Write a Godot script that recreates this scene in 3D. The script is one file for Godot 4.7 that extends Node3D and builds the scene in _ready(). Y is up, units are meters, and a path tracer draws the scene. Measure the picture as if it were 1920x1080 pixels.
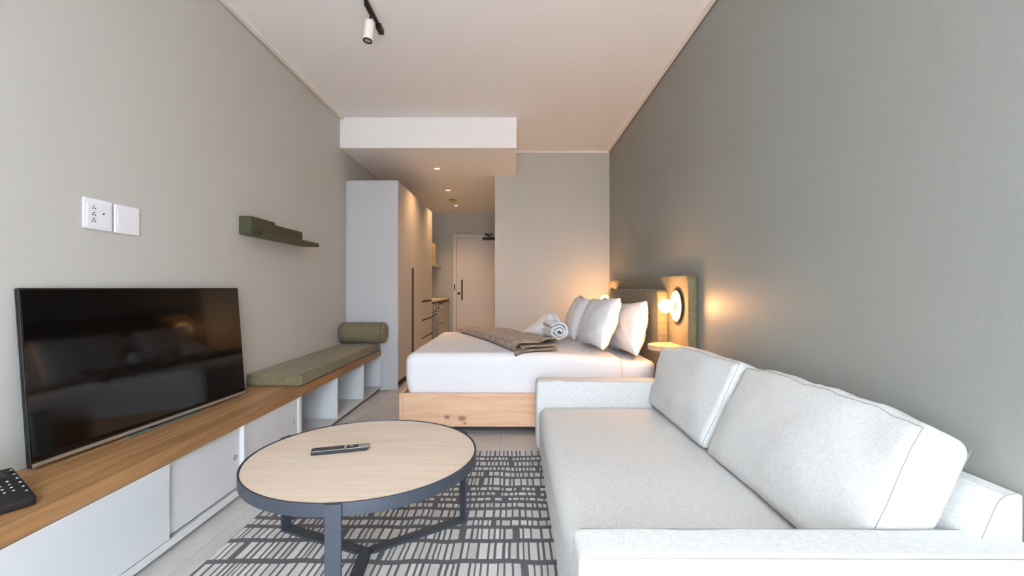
extends Node3D
# Studio apartment: sofa, coffee table, media bench, bed and kitchen passage.
# Units are metres. "d" is the distance along the room (world z = -d).

const CAM_H := 1.08
const FOCAL_PX := 855.0
const XL := -1.781      # left wall face
const XR := 1.228       # right wall face
const CEIL := 2.827
const SOFFIT := 2.515
const D_BULK := 4.67
const D_BACK := 5.84
const D_END := 8.86
const D_WIN := -1.3

var M := {}
var taken := {}

# ------------------------------------------------------------------ naming
func numbered(called: String) -> String:
	if not taken.has(called):
		taken[called] = 0
		return called
	taken[called] += 1
	return "%s_%03d" % [called, taken[called]]

func tag(o: Node, label: String, category: String, group := "", kind := "") -> Node:
	o.set_meta("label", label)
	o.set_meta("category", category)
	if group != "": o.set_meta("group", group)
	if kind != "": o.set_meta("kind", kind)
	return o

func thing(called: String, at: Vector3, label: String, category: String, group := "", kind := "") -> Node3D:
	var o := Node3D.new()
	o.name = numbered(called)
	add_child(o)
	o.position = at
	tag(o, label, category, group, kind)
	return o

func part(called: String, mesh: Mesh, mat: Material, parent: Node, at := Vector3.ZERO, rot := Vector3.ZERO) -> MeshInstance3D:
	var o := MeshInstance3D.new()
	o.mesh = mesh
	o.material_override = mat
	o.position = at
	o.rotation = rot
	o.cast_shadow = GeometryInstance3D.SHADOW_CASTING_SETTING_ON
	if parent == self:
		o.name = numbered(called)
		add_child(o)
	else:
		o.name = called
		parent.add_child(o, true)
	return o

func structure(called: String, mesh: Mesh, mat: Material, at: Vector3, label: String, category: String) -> MeshInstance3D:
	var o := part(called, mesh, mat, self, at)
	tag(o, label, category, "", "structure")
	return o

# ------------------------------------------------------------------ mesh making
func mesh_from(verts: PackedVector3Array, uvs: PackedVector2Array, idx: PackedInt32Array, smooth := true, closed := true) -> ArrayMesh:
	var n := idx.size() / 3
	if closed:
		var vol := 0.0
		for t in n:
			vol += verts[idx[t * 3]].dot(verts[idx[t * 3 + 1]].cross(verts[idx[t * 3 + 2]]))
		if vol > 0.0:   # counter-clockwise seen from outside: turn round
			for t in n:
				var k := idx[t * 3 + 1]
				idx[t * 3 + 1] = idx[t * 3 + 2]
				idx[t * 3 + 2] = k
	var normals := PackedVector3Array()
	normals.resize(verts.size())
	var sums := {}
	var keys: Array = []
	keys.resize(verts.size())
	for i in verts.size():
		keys[i] = Vector3i((verts[i] * 20000.0).round()) if smooth else i
	for t in n:
		var a := verts[idx[t * 3]]
		var b := verts[idx[t * 3 + 1]]
		var c := verts[idx[t * 3 + 2]]
		var f := (c - a).cross(b - a)
		for k in 3:
			var key = keys[idx[t * 3 + k]]
			sums[key] = sums.get(key, Vector3.ZERO) + f
	for i in verts.size():
		var s: Vector3 = sums.get(keys[i], Vector3.UP)
		normals[i] = s.normalized() if s.length() > 1e-14 else Vector3.UP
	var arr := []
	arr.resize(Mesh.ARRAY_MAX)
	arr[Mesh.ARRAY_VERTEX] = verts
	arr[Mesh.ARRAY_NORMAL] = normals
	arr[Mesh.ARRAY_TEX_UV] = uvs
	arr[Mesh.ARRAY_INDEX] = idx
	var m := ArrayMesh.new()
	m.add_surface_from_arrays(Mesh.PRIMITIVE_TRIANGLES, arr)
	return m

func axis_list(h: float, r: float, seg: int, sub: int) -> PackedFloat32Array:
	var out := PackedFloat32Array()
	for i in range(seg, 0, -1):
		out.append(-(h - r) - r * tan(float(i) / seg * PI / 4.0))
	for i in sub + 1:
		out.append(lerpf(-(h - r), h - r, float(i) / sub))
	for i in range(1, seg + 1):
		out.append((h - r) + r * tan(float(i) / seg * PI / 4.0))
	return out

# Box with rounded edges. deform moves each vertex. uv in metres, u along "grain".
func rbox_data(size: Vector3, r := 0.003, seg := 1, sub := Vector3i.ONE, deform = null, skip := [], grain := 0, uvoff := Vector2.ZERO) -> Array:
	var h := size * 0.5
	r = minf(r, minf(h.x, minf(h.y, h.z)) * 0.999)
	var lists := [axis_list(h.x, r, seg, sub.x), axis_list(h.y, r, seg, sub.y), axis_list(h.z, r, seg, sub.z)]
	var verts := PackedVector3Array()
	var uvs := PackedVector2Array()
	var idx := PackedInt32Array()
	var inner := h - Vector3(r, r, r)
	for axis in 3:
		for side in [-1, 1]:
			if skip.has(Vector2i(axis, side)): continue
			var ua: int = (axis + 1) % 3
			var va: int = (axis + 2) % 3
			var us: PackedFloat32Array = lists[ua]
			var vs: PackedFloat32Array = lists[va]
			var base := verts.size()
			for j in vs.size():
				for i in us.size():
					var p := Vector3.ZERO
					p[axis] = side * h[axis]
					p[ua] = us[i]
					p[va] = vs[j]
					var q := p.clamp(-inner, inner)
					var dv := (p - q)
					var v := q + dv.normalized() * r if r > 0.0 else p
					var uv := Vector2(p[ua], p[va])
					if grain == va: uv = Vector2(p[va], p[ua])
					uvs.append(uv + uvoff)
					verts.append(deform.call(v) if deform != null else v)
			var w := us.size()
			for j in vs.size() - 1:
				for i in w - 1:
					var a := base + j * w + i
					if side > 0:
						idx.append_array([a, a + w, a + 1, a + 1, a + w, a + w + 1])
					else:
						idx.append_array([a, a + 1, a + w, a + 1, a + w + 1, a + w])
	return [verts, uvs, idx]

func rbox(size: Vector3, r := 0.003, seg := 1, sub := Vector3i.ONE, deform = null, grain := 0, uvoff := Vector2.ZERO) -> ArrayMesh:
	var a := rbox_data(size, r, seg, sub, deform, [], grain, uvoff)
	return mesh_from(a[0], a[1], a[2])

# An open sheet given thickness: the inner copy lies t behind, rims closed.
func solidify(a: Array, t: float) -> ArrayMesh:
	var verts: PackedVector3Array = a[0]
	var uvs: PackedVector2Array = a[1]
	var idx: PackedInt32Array = a[2]
	# weld
	var where := {}
	var wv := PackedVector3Array()
	var wu := PackedVector2Array()
	var to := PackedInt32Array()
	for i in verts.size():
		var key := Vector3i((verts[i] * 20000.0).round())
		if not where.has(key):
			where[key] = wv.size()
			wv.append(verts[i])
			wu.append(uvs[i])
		to.append(where[key])
	var tri := PackedInt32Array()
	var nrm := PackedVector3Array()
	nrm.resize(wv.size())
	var edges := {}
	for k in idx.size() / 3:
		var x := to[idx[k * 3]]
		var y := to[idx[k * 3 + 1]]
		var z := to[idx[k * 3 + 2]]
		if x == y or y == z or x == z: continue
		tri.append_array([x, y, z])
		var f := (wv[z] - wv[x]).cross(wv[y] - wv[x])
		nrm[x] += f
		nrm[y] += f
		nrm[z] += f
		for e in [[x, y], [y, z], [z, x]]:
			edges[Vector2i(e[0], e[1])] = true
	var n := wv.size()
	var out := wv.duplicate()
	var ou := wu.duplicate()
	for i in n:
		out.append(wv[i] - nrm[i].normalized() * t)
		ou.append(wu[i])
	var oi := tri.duplicate()
	for k in tri.size() / 3:
		oi.append_array([tri[k * 3] + n, tri[k * 3 + 2] + n, tri[k * 3 + 1] + n])
	for e in edges:
		if not edges.has(Vector2i(e.y, e.x)):
			oi.append_array([e.y, e.x, e.x + n, e.y, e.x + n, e.y + n])
	return mesh_from(out, ou, oi, true, false)

# Revolved profile (x = radius, y = height) about the y axis.
func lathe(profile: Array, seg := 32, deform = null) -> ArrayMesh:
	var verts := PackedVector3Array()
	var uvs := PackedVector2Array()
	var idx := PackedInt32Array()
	var n := profile.size()
	for i in seg + 1:
		var a := TAU * float(i) / seg
		var run := 0.0
		for j in n:
			var p: Vector2 = profile[j]
			if j > 0: run += p.distance_to(profile[j - 1])
			var v := Vector3(p.x * cos(a), p.y, p.x * sin(a))
			if i == seg: v = Vector3(p.x, p.y, 0.0)
			verts.append(deform.call(v) if deform != null else v)
			uvs.append(Vector2(a * 0.1, run))
	for i in seg:
		for j in n - 1:
			var a := i * n + j
			idx.append_array([a, a + n, a + 1, a + 1, a + n, a + n + 1])
	return mesh_from(verts, uvs, idx)

# Rounded rectangle slab in the xy plane, depth along z (centred), edges bevelled.
func slab(w: float, h: float, rc: float, depth: float, bevel := 0.003, seg := 6, bseg := 2) -> ArrayMesh:
	var rings := []
	for s in [-1, 1]:
		for i in bseg + 1:
			var k: int = i if s < 0 else bseg - i
			var t := float(k) / bseg * PI / 2.0
			rings.append([bevel * (1.0 - sin(t)), s * (depth * 0.5 - bevel * (1.0 - cos(t)))])
	var verts := PackedVector3Array()
	var uvs := PackedVector2Array()
	var idx := PackedInt32Array()
	var n := 4 * (seg + 1)
	for rg in rings:
		var ins: float = rg[0]
		var r := maxf(rc - ins, 0.0001)
		for c in 4:
			var cx := (w * 0.5 - ins - r) * (1.0 if c == 0 or c == 3 else -1.0)
			var cy := (h * 0.5 - ins - r) * (1.0 if c < 2 else -1.0)
			for i in seg + 1:
				var a := c * PI / 2.0 + float(i) / seg * PI / 2.0
				var v := Vector3(cx + r * cos(a), cy + r * sin(a), rg[1])
				verts.append(v)
				uvs.append(Vector2(v.x, v.y))
	var m := rings.size()
	for k in m - 1:
		for i in n:
			var a := k * n + i
			var b := k * n + (i + 1) % n
			idx.append_array([a, a + n, b, b, a + n, b + n])
	for s in [0, m - 1]:
		var c := verts.size()
		verts.append(Vector3(0, 0, rings[s][1]))
		uvs.append(Vector2.ZERO)
		for i in n:
			var a: int = s * n + i
			var b: int = s * n + (i + 1) % n
			if s == 0: idx.append_array([c, a, b])
			else: idx.append_array([c, b, a])
	return mesh_from(verts, uvs, idx)

# Polygon (xy) extruded along z, centred; flat shaded.
func prism(poly: PackedVector2Array, depth: float) -> ArrayMesh:
	var verts := PackedVector3Array()
	var uvs := PackedVector2Array()
	var idx := PackedInt32Array()
	var tri := Geometry2D.triangulate_polygon(poly)
	for s in [-1, 1]:
		var base := verts.size()
		for p in poly:
			verts.append(Vector3(p.x, p.y, s * depth * 0.5))
			uvs.append(p)
		for k in tri.size() / 3:
			if s < 0: idx.append_array([base + tri[k * 3], base + tri[k * 3 + 1], base + tri[k * 3 + 2]])
			else: idx.append_array([base + tri[k * 3], base + tri[k * 3 + 2], base + tri[k * 3 + 1]])
	var ccw := not Geometry2D.is_polygon_clockwise(poly)
	var n := poly.size()
	for i in n:
		var a := poly[i]
		var b := poly[(i + 1) % n]
		var base := verts.size()
		verts.append_array([Vector3(a.x, a.y, -depth * 0.5), Vector3(b.x, b.y, -depth * 0.5), Vector3(b.x, b.y, depth * 0.5), Vector3(a.x, a.y, depth * 0.5)])
		uvs.append_array([Vector2(0, 0), Vector2(a.distance_to(b), 0), Vector2(a.distance_to(b), depth), Vector2(0, depth)])
		if ccw: idx.append_array([base, base + 2, base + 1, base, base + 3, base + 2])
		else: idx.append_array([base, base + 1, base + 2, base, base + 2, base + 3])
	# make caps agree with the sides
	var fixed := idx
	for k in range(0, tri.size() * 2 / 3):
		var a := verts[fixed[k * 3]]
		var b := verts[fixed[k * 3 + 1]]
		var c := verts[fixed[k * 3 + 2]]
		var f := (c - a).cross(b - a)
		if f.z * a.z < 0.0:
			var t := fixed[k * 3 + 1]
			fixed[k * 3 + 1] = fixed[k * 3 + 2]
			fixed[k * 3 + 2] = t
	return mesh_from(verts, uvs, fixed, false, false)

func tube(path: PackedVector3Array, r: float, seg := 6, closed := false) -> ArrayMesh:
	var verts := PackedVector3Array()
	var uvs := PackedVector2Array()
	var idx := PackedInt32Array()
	var n := path.size()
	var up := Vector3.UP
	for i in n:
		var a := path[(i - 1 + n) % n] if closed or i > 0 else path[i]
		var b := path[(i + 1) % n] if closed or i < n - 1 else path[i]
		var dir := (b - a).normalized()
		if absf(dir.dot(up)) > 0.95: up = Vector3.RIGHT if absf(dir.x) < 0.9 else Vector3.FORWARD
		var s := dir.cross(up).normalized()
		up = s.cross(dir).normalized()
		for k in seg:
			var t := TAU * k / seg
			verts.append(path[i] + (s * cos(t) + up * sin(t)) * r)
			uvs.append(Vector2(float(i) / n, float(k) / seg))
	for i in (n if closed else n - 1):
		for k in seg:
			var a := i * seg + k
			var b := i * seg + (k + 1) % seg
			var c := ((i + 1) % n) * seg + k
			var e := ((i + 1) % n) * seg + (k + 1) % seg
			idx.append_array([a, b, c, b, e, c])
	if not closed:
		for s in [0, n - 1]:
			var c := verts.size()
			verts.append(path[s])
			uvs.append(Vector2.ZERO)
			for k in seg:
				var a: int = s * seg + k
				var b: int = s * seg + (k + 1) % seg
				if s == 0: idx.append_array([c, b, a])
				else: idx.append_array([c, a, b])
	return mesh_from(verts, uvs, idx)

# Several meshes into one (a single solid piece of the setting made of blocks).
func joined(list: Array) -> ArrayMesh:
	var st := SurfaceTool.new()
	for e in list:
		st.append_from(e[0], 0, Transform3D(Basis(), e[1]))
	return st.commit()

# block between two corners given as x0,x1,y0,y1,d0,d1
func block(x0: float, x1: float, y0: float, y1: float, d0: float, d1: float) -> Array:
	return [rbox(Vector3(x1 - x0, y1 - y0, d1 - d0), 0.0005), P((x0 + x1) / 2, (y0 + y1) / 2, (d0 + d1) / 2)]

func P(x: float, y: float, d: float) -> Vector3:
	return Vector3(x, y, -d)

# a box part from corner coordinates
func bpart(called: String, mat: Material, parent: Node, x0: float, x1: float, y0: float, y1: float, d0: float, d1: float, r := 0.0015, grain := 0, uvoff := Vector2.ZERO) -> MeshInstance3D:
	var o := part(called, rbox(Vector3(x1 - x0, y1 - y0, d1 - d0), r, 1, Vector3i.ONE, null, grain, uvoff), mat, parent, P((x0 + x1) / 2, (y0 + y1) / 2, (d0 + d1) / 2))
	if parent is Node3D and parent != self:
		o.position -= parent.position
	return o

# ------------------------------------------------------------------ textures
func noise(seed_: int, freq: float, octaves := 3) -> FastNoiseLite:
	var n := FastNoiseLite.new()
	n.seed = seed_
	n.noise_type = FastNoiseLite.TYPE_SIMPLEX_SMOOTH
	n.frequency = freq
	n.fractal_octaves = octaves
	return n

func image_of(w: int, h: int, fn: Callable) -> Image:
	var data := PackedByteArray()
	data.resize(w * h * 3)
	var k := 0
	for y in h:
		for x in w:
			var c: Color = fn.call(x, y)
			data[k] = clampi(int(c.r * 255.0 + 0.5), 0, 255)
			data[k + 1] = clampi(int(c.g * 255.0 + 0.5), 0, 255)
			data[k + 2] = clampi(int(c.b * 255.0 + 0.5), 0, 255)
			k += 3
	return Image.create_from_data(w, h, false, Image.FORMAT_RGB8, data)

func tex(im: Image) -> ImageTexture:
	return ImageTexture.create_from_image(im)

func normal_tex(im: Image, strength: float) -> ImageTexture:
	var c: Image = im.duplicate()
	c.bump_map_to_normal_map(strength)
	return ImageTexture.create_from_image(c)

# Wood: u along the grain. span = metres covered (length, width). knots: [u, v, radius] in metres.
func wood_image(w: int, h: int, span: Vector2, dark: Color, mid: Color, light: Color, seed_: int, contrast: float, knots := []) -> Image:
	var nb := noise(seed_, 1.0, 3)
	var nf := noise(seed_ + 1, 1.0, 2)
	var nw := noise(seed_ + 2, 1.0, 2)
	var knot_c := dark.darkened(0.35)
	return image_of(w, h, func(px: int, py: int) -> Color:
		var u := float(px) / w * span.x
		var v := float(py) / h * span.y
		var kd := 0.0
		for kn in knots:
			var du: float = (u - kn[0]) / (kn[2] * 1.5)
			var dv: float = (v - kn[1]) / kn[2]
			var e := exp(-(du * du + dv * dv) * 0.9)
			kd = maxf(kd, e)
			v += signf(dv) * kn[2] * 0.6 * exp(-(du * du * 0.25 + dv * dv * 0.6))
		var wob := nw.get_noise_2d(u * 1.5, v * 3.0) * 0.03
		var broad := nb.get_noise_2d(u * 1.2, (v + wob) * 26.0)
		var fine := nf.get_noise_2d(u * 9.0, (v + wob) * 320.0)
		var t := clampf(0.5 + (broad * 0.75 + fine * 0.45) * contrast, 0.0, 1.0)
		var c := dark.lerp(mid, t * 2.0) if t < 0.5 else mid.lerp(light, t * 2.0 - 1.0)
		if kd > 0.02: c = c.lerp(knot_c, clampf(kd * 1.2 - 0.15, 0.0, 0.75))
		return c)

func mat(c: Color, rough := 0.6, metal := 0.0) -> StandardMaterial3D:
	var m := StandardMaterial3D.new()
	m.albedo_color = c
	m.roughness = rough
	m.metallic = metal
	return m

func srgb(r: int, g: int, b: int) -> Color:
	return Color8(r, g, b)

func triplanar(m: StandardMaterial3D, scale: float, world := true) -> StandardMaterial3D:
	m.uv1_triplanar = true
	m.uv1_world_triplanar = world
	m.uv1_scale = Vector3.ONE * scale
	return m

func make_materials() -> void:
	# --- paint: roller stipple
	var n1 := noise(5, 0.09, 3)
	var stipple := image_of(512, 512, func(x: int, y: int) -> Color:
		# wraps: blend of the noise with its shifted copies
		var fx := x / 512.0
		var fy := y / 512.0
		var a := n1.get_noise_2d(x, y) * (1 - fx) * (1 - fy) + n1.get_noise_2d(x - 512, y) * fx * (1 - fy) + n1.get_noise_2d(x, y - 512) * (1 - fx) * fy + n1.get_noise_2d(x - 512, y - 512) * fx * fy
		var g := 0.5 + 0.5 * a
		return Color(g, g, g))
	var stipple_n := normal_tex(stipple, 3.0)
	for e in [["paint_greige", srgb(191, 190, 185), 0.6], ["paint_sage", srgb(145, 147, 142), 0.5], ["paint_white", srgb(247, 247, 248), 0.7]]:
		var m := mat(e[1], e[2])
		m.normal_enabled = true
		m.normal_texture = stipple_n
		m.normal_scale = 0.35 if e[0] == "paint_sage" else 0.18
		triplanar(m, 3.0)
		M[e[0]] = m
	M.trim = mat(srgb(240, 236, 230), 0.5)
	M.joinery_white = mat(srgb(208, 210, 213), 0.42)
	M.wardrobe = mat(srgb(182, 180, 177), 0.45)
	M.wardrobe_side = mat(srgb(193, 194, 196), 0.45)
	M.plinth = mat(srgb(30, 29, 28), 0.6)
	M.black = mat(srgb(18, 18, 19), 0.45)
	M.black_metal = mat(srgb(28, 28, 30), 0.42, 0.3)
	M.steel_blue = mat(srgb(62, 68, 78), 0.5, 0.25)
	M.chrome = mat(srgb(200, 200, 202), 0.22, 1.0)
	M.oven = mat(srgb(168, 167, 165), 0.35, 0.8)
	M.dark_glass = mat(srgb(40, 42, 46), 0.12)
	M.olive_metal = mat(srgb(66, 67, 45), 0.5)
	M.door = mat(srgb(222, 215, 208), 0.5)
	M.screen = mat(srgb(4, 4, 5), 0.06)
	M.screen.metallic_specular = 0.42
	M.silver = mat(srgb(170, 165, 158), 0.35, 0.7)
	M.plate_white = mat(srgb(235, 236, 242), 0.35)
	M.detector = mat(srgb(186, 158, 62), 0.5)
	M.beige_box = mat(srgb(196, 186, 160), 0.6)
	M.glass = mat(Color(0.9, 0.97, 0.95, 0.06), 0.02)
	M.glass.transparency = BaseMaterial3D.TRANSPARENCY_ALPHA
	M.stand_glass = mat(Color(0.45, 0.6, 0.55, 0.35), 0.05)
	M.stand_glass.transparency = BaseMaterial3D.TRANSPARENCY_ALPHA
	M.stone_top = mat(srgb(214, 206, 196), 0.4)
	M.lens = mat(srgb(176, 174, 170), 0.3)
	# --- tile
	var n2 := noise(11, 0.012, 4)
	var tile_im := image_of(512, 512, func(x: int, y: int) -> Color:
		var g := 0.72 + 0.05 * n2.get_noise_2d(x, y) + 0.02 * n2.get_noise_2d(x * 7.0, y * 7.0)
		return Color(g * 1.01, g, g * 0.985))
	M.tile = mat(Color(1, 1, 1), 0.34)
	M.tile.albedo_texture = tex(tile_im)
	triplanar(M.tile, 0.55)
	M.grout = mat(srgb(150, 147, 142), 0.9)
	# --- linen of the sofa
	var nl := noise(21, 0.5, 2)
	var nl2 := noise(22, 0.03, 3)
	var linen := image_of(512, 512, func(x: int, y: int) -> Color:
		var warp := nl.get_noise_2d(x * 0.9, y * 0.06)
		var weft := nl.get_noise_2d(x * 0.06 + 900.0, y * 0.9)
		var g := 0.90 + 0.07 * warp + 0.07 * weft + 0.008 * nl2.get_noise_2d(x, y)
		return Color(g, g, g * 0.995))
	M.linen = mat(srgb(231, 232, 232), 0.92)
	M.linen.albedo_texture = tex(linen)
	M.linen.normal_enabled = true
	M.linen.normal_texture = normal_tex(linen, 4.0)
	M.linen.normal_scale = 0.3
	M.linen.rim_enabled = true
	M.linen.rim = 0.15
	triplanar(M.linen, 1.9)
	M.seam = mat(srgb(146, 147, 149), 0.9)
	# --- olive velvet
	var nv := noise(31, 0.02, 4)
	var nv2 := noise(32, 0.4, 2)
	var velvet := image_of(512, 512, func(x: int, y: int) -> Color:
		var t := clampf(0.5 + 0.55 * nv.get_noise_2d(x, y) + 0.2 * nv2.get_noise_2d(x, y), 0.0, 1.0)
		return srgb(104, 96, 71).lerp(srgb(132, 122, 94), t))
	M.olive = mat(Color(1, 1, 1), 0.9)
	M.olive.albedo_texture = tex(velvet)
	M.olive.rim_enabled = true
	M.olive.rim = 0.2
	triplanar(M.olive, 2.2)
	M.olive_seam = mat(srgb(66, 62, 46), 0.9)
	# --- bed linen, towel
	var nc := noise(41, 0.35, 2)
	var cotton := image_of(256, 256, func(x: int, y: int) -> Color:
		var g := 0.95 + 0.02 * nc.get_noise_2d(x, y)
		return Color(g, g, g))
	M.cotton = mat(srgb(240, 240, 243), 0.85)
	M.cotton.albedo_texture = tex(cotton)
	triplanar(M.cotton, 3.0)
	var nt := noise(43, 0.25, 2)
	var terry := image_of(256, 256, func(x: int, y: int) -> Color:
		var g := 0.93 + 0.07 * nt.get_noise_2d(x, y)
		return Color(g, g, g))
	M.terry = mat(srgb(248, 248, 250), 0.95)
	M.terry.albedo_texture = tex(terry)
	M.terry.normal_enabled = true
	M.terry.normal_texture = normal_tex(terry, 6.0)
	triplanar(M.terry, 6.0)
	# --- throw
	var nk := noise(51, 0.014, 4)
	var nk2 := noise(52, 0.12, 2)
	var fleece := image_of(512, 512, func(x: int, y: int) -> Color:
		var t := clampf(0.5 + 0.8 * nk.get_noise_2d(x * 0.6, y * 1.6) + 0.25 * nk2.get_noise_2d(x, y), 0.0, 1.0)
		return srgb(112, 92, 76).lerp(srgb(186, 166, 146), t))
	M.fleece = mat(Color(1, 1, 1), 0.85)
	M.fleece.albedo_texture = tex(fleece)
	M.fleece.rim_enabled = true
	M.fleece.rim = 0.3
	triplanar(M.fleece, 2.4)
	# --- woods
	M.oak_bench = mat(Color(1, 1, 1), 0.42)
	M.oak_bench.albedo_texture = tex(wood_image(1024, 512, Vector2(4.0, 0.6), srgb(138, 98, 62), srgb(172, 130, 88), srgb(194, 154, 110), 61, 0.55, [[0.5, 0.06, 0.012], [2.2, 0.24, 0.010], [3.1, 0.36, 0.014], [1.3, 0.5, 0.011], [1.75, 0.15, 0.008]]))
	M.oak_bench.uv1_scale = Vector3(0.25, 1.0 / 0.6, 1)
	M.oak_bench_b = M.oak_bench.duplicate()
	M.oak_bench_b.albedo_color = srgb(232, 228, 222)
	M.oak_pale = mat(Color(1, 1, 1), 0.5)
	M.oak_pale.albedo_texture = tex(wood_image(1024, 1024, Vector2(1.2, 1.2), srgb(198, 178, 157), srgb(216, 197, 179), srgb(227, 211, 194), 71, 0.45, [[0.15, 0.46, 0.008]]))
	M.oak_pale.uv1_scale = Vector3(1 / 1.2, 1 / 1.2, 1)
	M.oak_bed = mat(Color(1, 1, 1), 0.5)
	M.oak_bed.albedo_texture = tex(wood_image(1024, 256, Vector2(2.2, 0.3), srgb(200, 154, 118), srgb(222, 180, 146), srgb(233, 197, 166), 81, 0.55, [[0.345, 0.098, 0.014], [0.455, 0.088, 0.019], [0.475, 0.052, 0.008], [1.6, 0.2, 0.014]]))
	M.oak_bed.uv1_scale = Vector3(1 / 2.2, 1 / 0.3, 1)
	# --- terrazzo
	var rng := RandomNumberGenerator.new()
	rng.seed = 7
	var tz := Image.create(256, 256, false, Image.FORMAT_RGB8)
	tz.fill(srgb(196, 187, 172))
	for k in 70:
		var c: Color = [srgb(78, 74, 64), srgb(120, 100, 74), srgb(56, 56, 52), srgb(140, 128, 110)][rng.randi() % 4]
		var x := rng.randi() % 250
		var y := rng.randi() % 250
		var s := rng.randi_range(4, 11)
		for i in s:
			tz.fill_rect(Rect2i(x + i, y + i / 2, maxi(2, s - absi(i - s / 2)), 2), c)
	M.terrazzo = mat(Color(1, 1, 1), 0.4)
	M.terrazzo.albedo_texture = tex(tz)
	triplanar(M.terrazzo, 2.2)
	# --- rug
	M.rug = mat(Color(1, 1, 1), 0.95)
	var rug_im := rug_image()
	M.rug.albedo_texture = tex(rug_im)
	M.rug.normal_enabled = true
	M.rug.normal_texture = normal_tex(rug_im, 2.0)
	M.rug.normal_scale = 0.5

const RUG_X0 := -1.21
const RUG_X1 := 0.90
const RUG_D0 := 0.80
const RUG_D1 := 3.0

func rug_image() -> Image:
	var w := 1400
	var h := 1460
	var sx := (RUG_X1 - RUG_X0) / w
	var sd := (RUG_D1 - RUG_D0) / h
	var edges := [3.0, 2.895, 2.824, 2.736, 2.664, 2.579, 2.459, 2.398, 2.338, 2.282, 2.214, 2.118, 2.043, 1.929, 1.783, 1.66, 1.555, 1.44, 1.30, 1.19, 1.07, 0.97, 0.86, 0.74]
	var rng := RandomNumberGenerator.new()
	rng.seed = 99
	# each row: list of [x0, x1, tone]
	var rows := []
	for r in edges.size() - 1:
		var list := []
		var x := rng.randf_range(0.0, 0.02)
		while x < RUG_X1 - RUG_X0:
			var wide := rng.randf_range(0.010, 0.020) if rng.randf() < 0.6 else rng.randf_range(0.020, 0.036)
			list.append([x, x + wide, rng.randf_range(0.92, 1.04)])
			x += wide + (rng.randf_range(0.006, 0.011) if rng.randf() < 0.92 else rng.randf_range(0.022, 0.036))
		rows.append(list)
	var pick := []
	for r in rows.size():
		var line := PackedFloat32Array()
		line.resize(w)
		for e in rows[r]:
			for px in range(maxi(0, int(e[0] / sx)), mini(w, int(e[1] / sx))):
				line[px] = e[2]
		pick.append(line)
	var wob := noise(3, 0.006, 2)
	var grain := noise(4, 0.45, 2)
	var light := srgb(206, 205, 201)
	var dark := srgb(70, 69, 72)
	var dark2 := srgb(112, 111, 117)
	return image_of(w, h, func(px: int, py: int) -> Color:
		var d := RUG_D1 - py * sd + wob.get_noise_2d(px, py * 0.4) * 0.012
		var g := grain.get_noise_2d(px, py)
		var row := 0
		while row < edges.size() - 2 and d < edges[row + 1]: row += 1
		var far: float = edges[row]
		var near: float = edges[row + 1]
		var band := 0.019
		var c := dark.lerp(dark2, clampf(0.5 + g, 0.0, 1.0))
		if d < far - (band * 0.6 if row > 0 else 0.0) and d > near + band:
			var qx := clampi(px + int(wob.get_noise_2d(py * 2.0, px * 0.5 + 500.0) * 2.0), 0, w - 1)
			var v: float = pick[row][qx]
			if v > 0.0: c = light * (v * (0.96 + 0.16 * g))
		return c)

# ------------------------------------------------------------------ scene
func _ready() -> void:
	make_camera_and_light()
	make_materials()
	make_shell()
	make_bench()
	make_wardrobe_and_kitchen()
	make_door()
	make_headboard()
	make_bed()
	make_sofa()
	make_rug()
	make_coffee_table()
	make_tv()
	make_wall_bits()
	make_ceiling_lights()
	make_small_things()

func make_camera_and_light() -> void:
	var cam := Camera3D.new()
	cam.name = "camera"
	cam.fov = rad_to_deg(2.0 * atan(540.0 / FOCAL_PX))
	cam.position = Vector3(0, CAM_H, 0)
	cam.rotation.y = 3.0 / FOCAL_PX
	cam.near = 0.05
	add_child(cam)
	cam.current = true
	var env := Environment.new()
	env.background_mode = Environment.BG_SKY
	var sky := Sky.new()
	var sm := ProceduralSkyMaterial.new()
	sm.sky_top_color = Color(0.95, 0.98, 1.0)
	sm.sky_horizon_color = Color(0.68, 0.72, 0.78)
	sm.sky_curve = 0.35
	sm.ground_horizon_color = Color(0.66, 0.67, 0.68)
	sm.ground_bottom_color = Color(0.66, 0.66, 0.67)
	sky.sky_material = sm
	env.sky = sky
	env.background_energy_multiplier = 34.0
	env.tonemap_mode = Environment.TONE_MAPPER_LINEAR
	env.tonemap_exposure = 1.06
	env.sdfgi_enabled = true
	env.ssao_enabled = true
	env.ssil_enabled = true
	var we := WorldEnvironment.new()
	we.name = "environment"
	we.environment = env
	add_child(we)

const WARM := Color(1.0, 0.73, 0.46)
const WARM_CEIL := Color(1.0, 0.78, 0.55)

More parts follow.
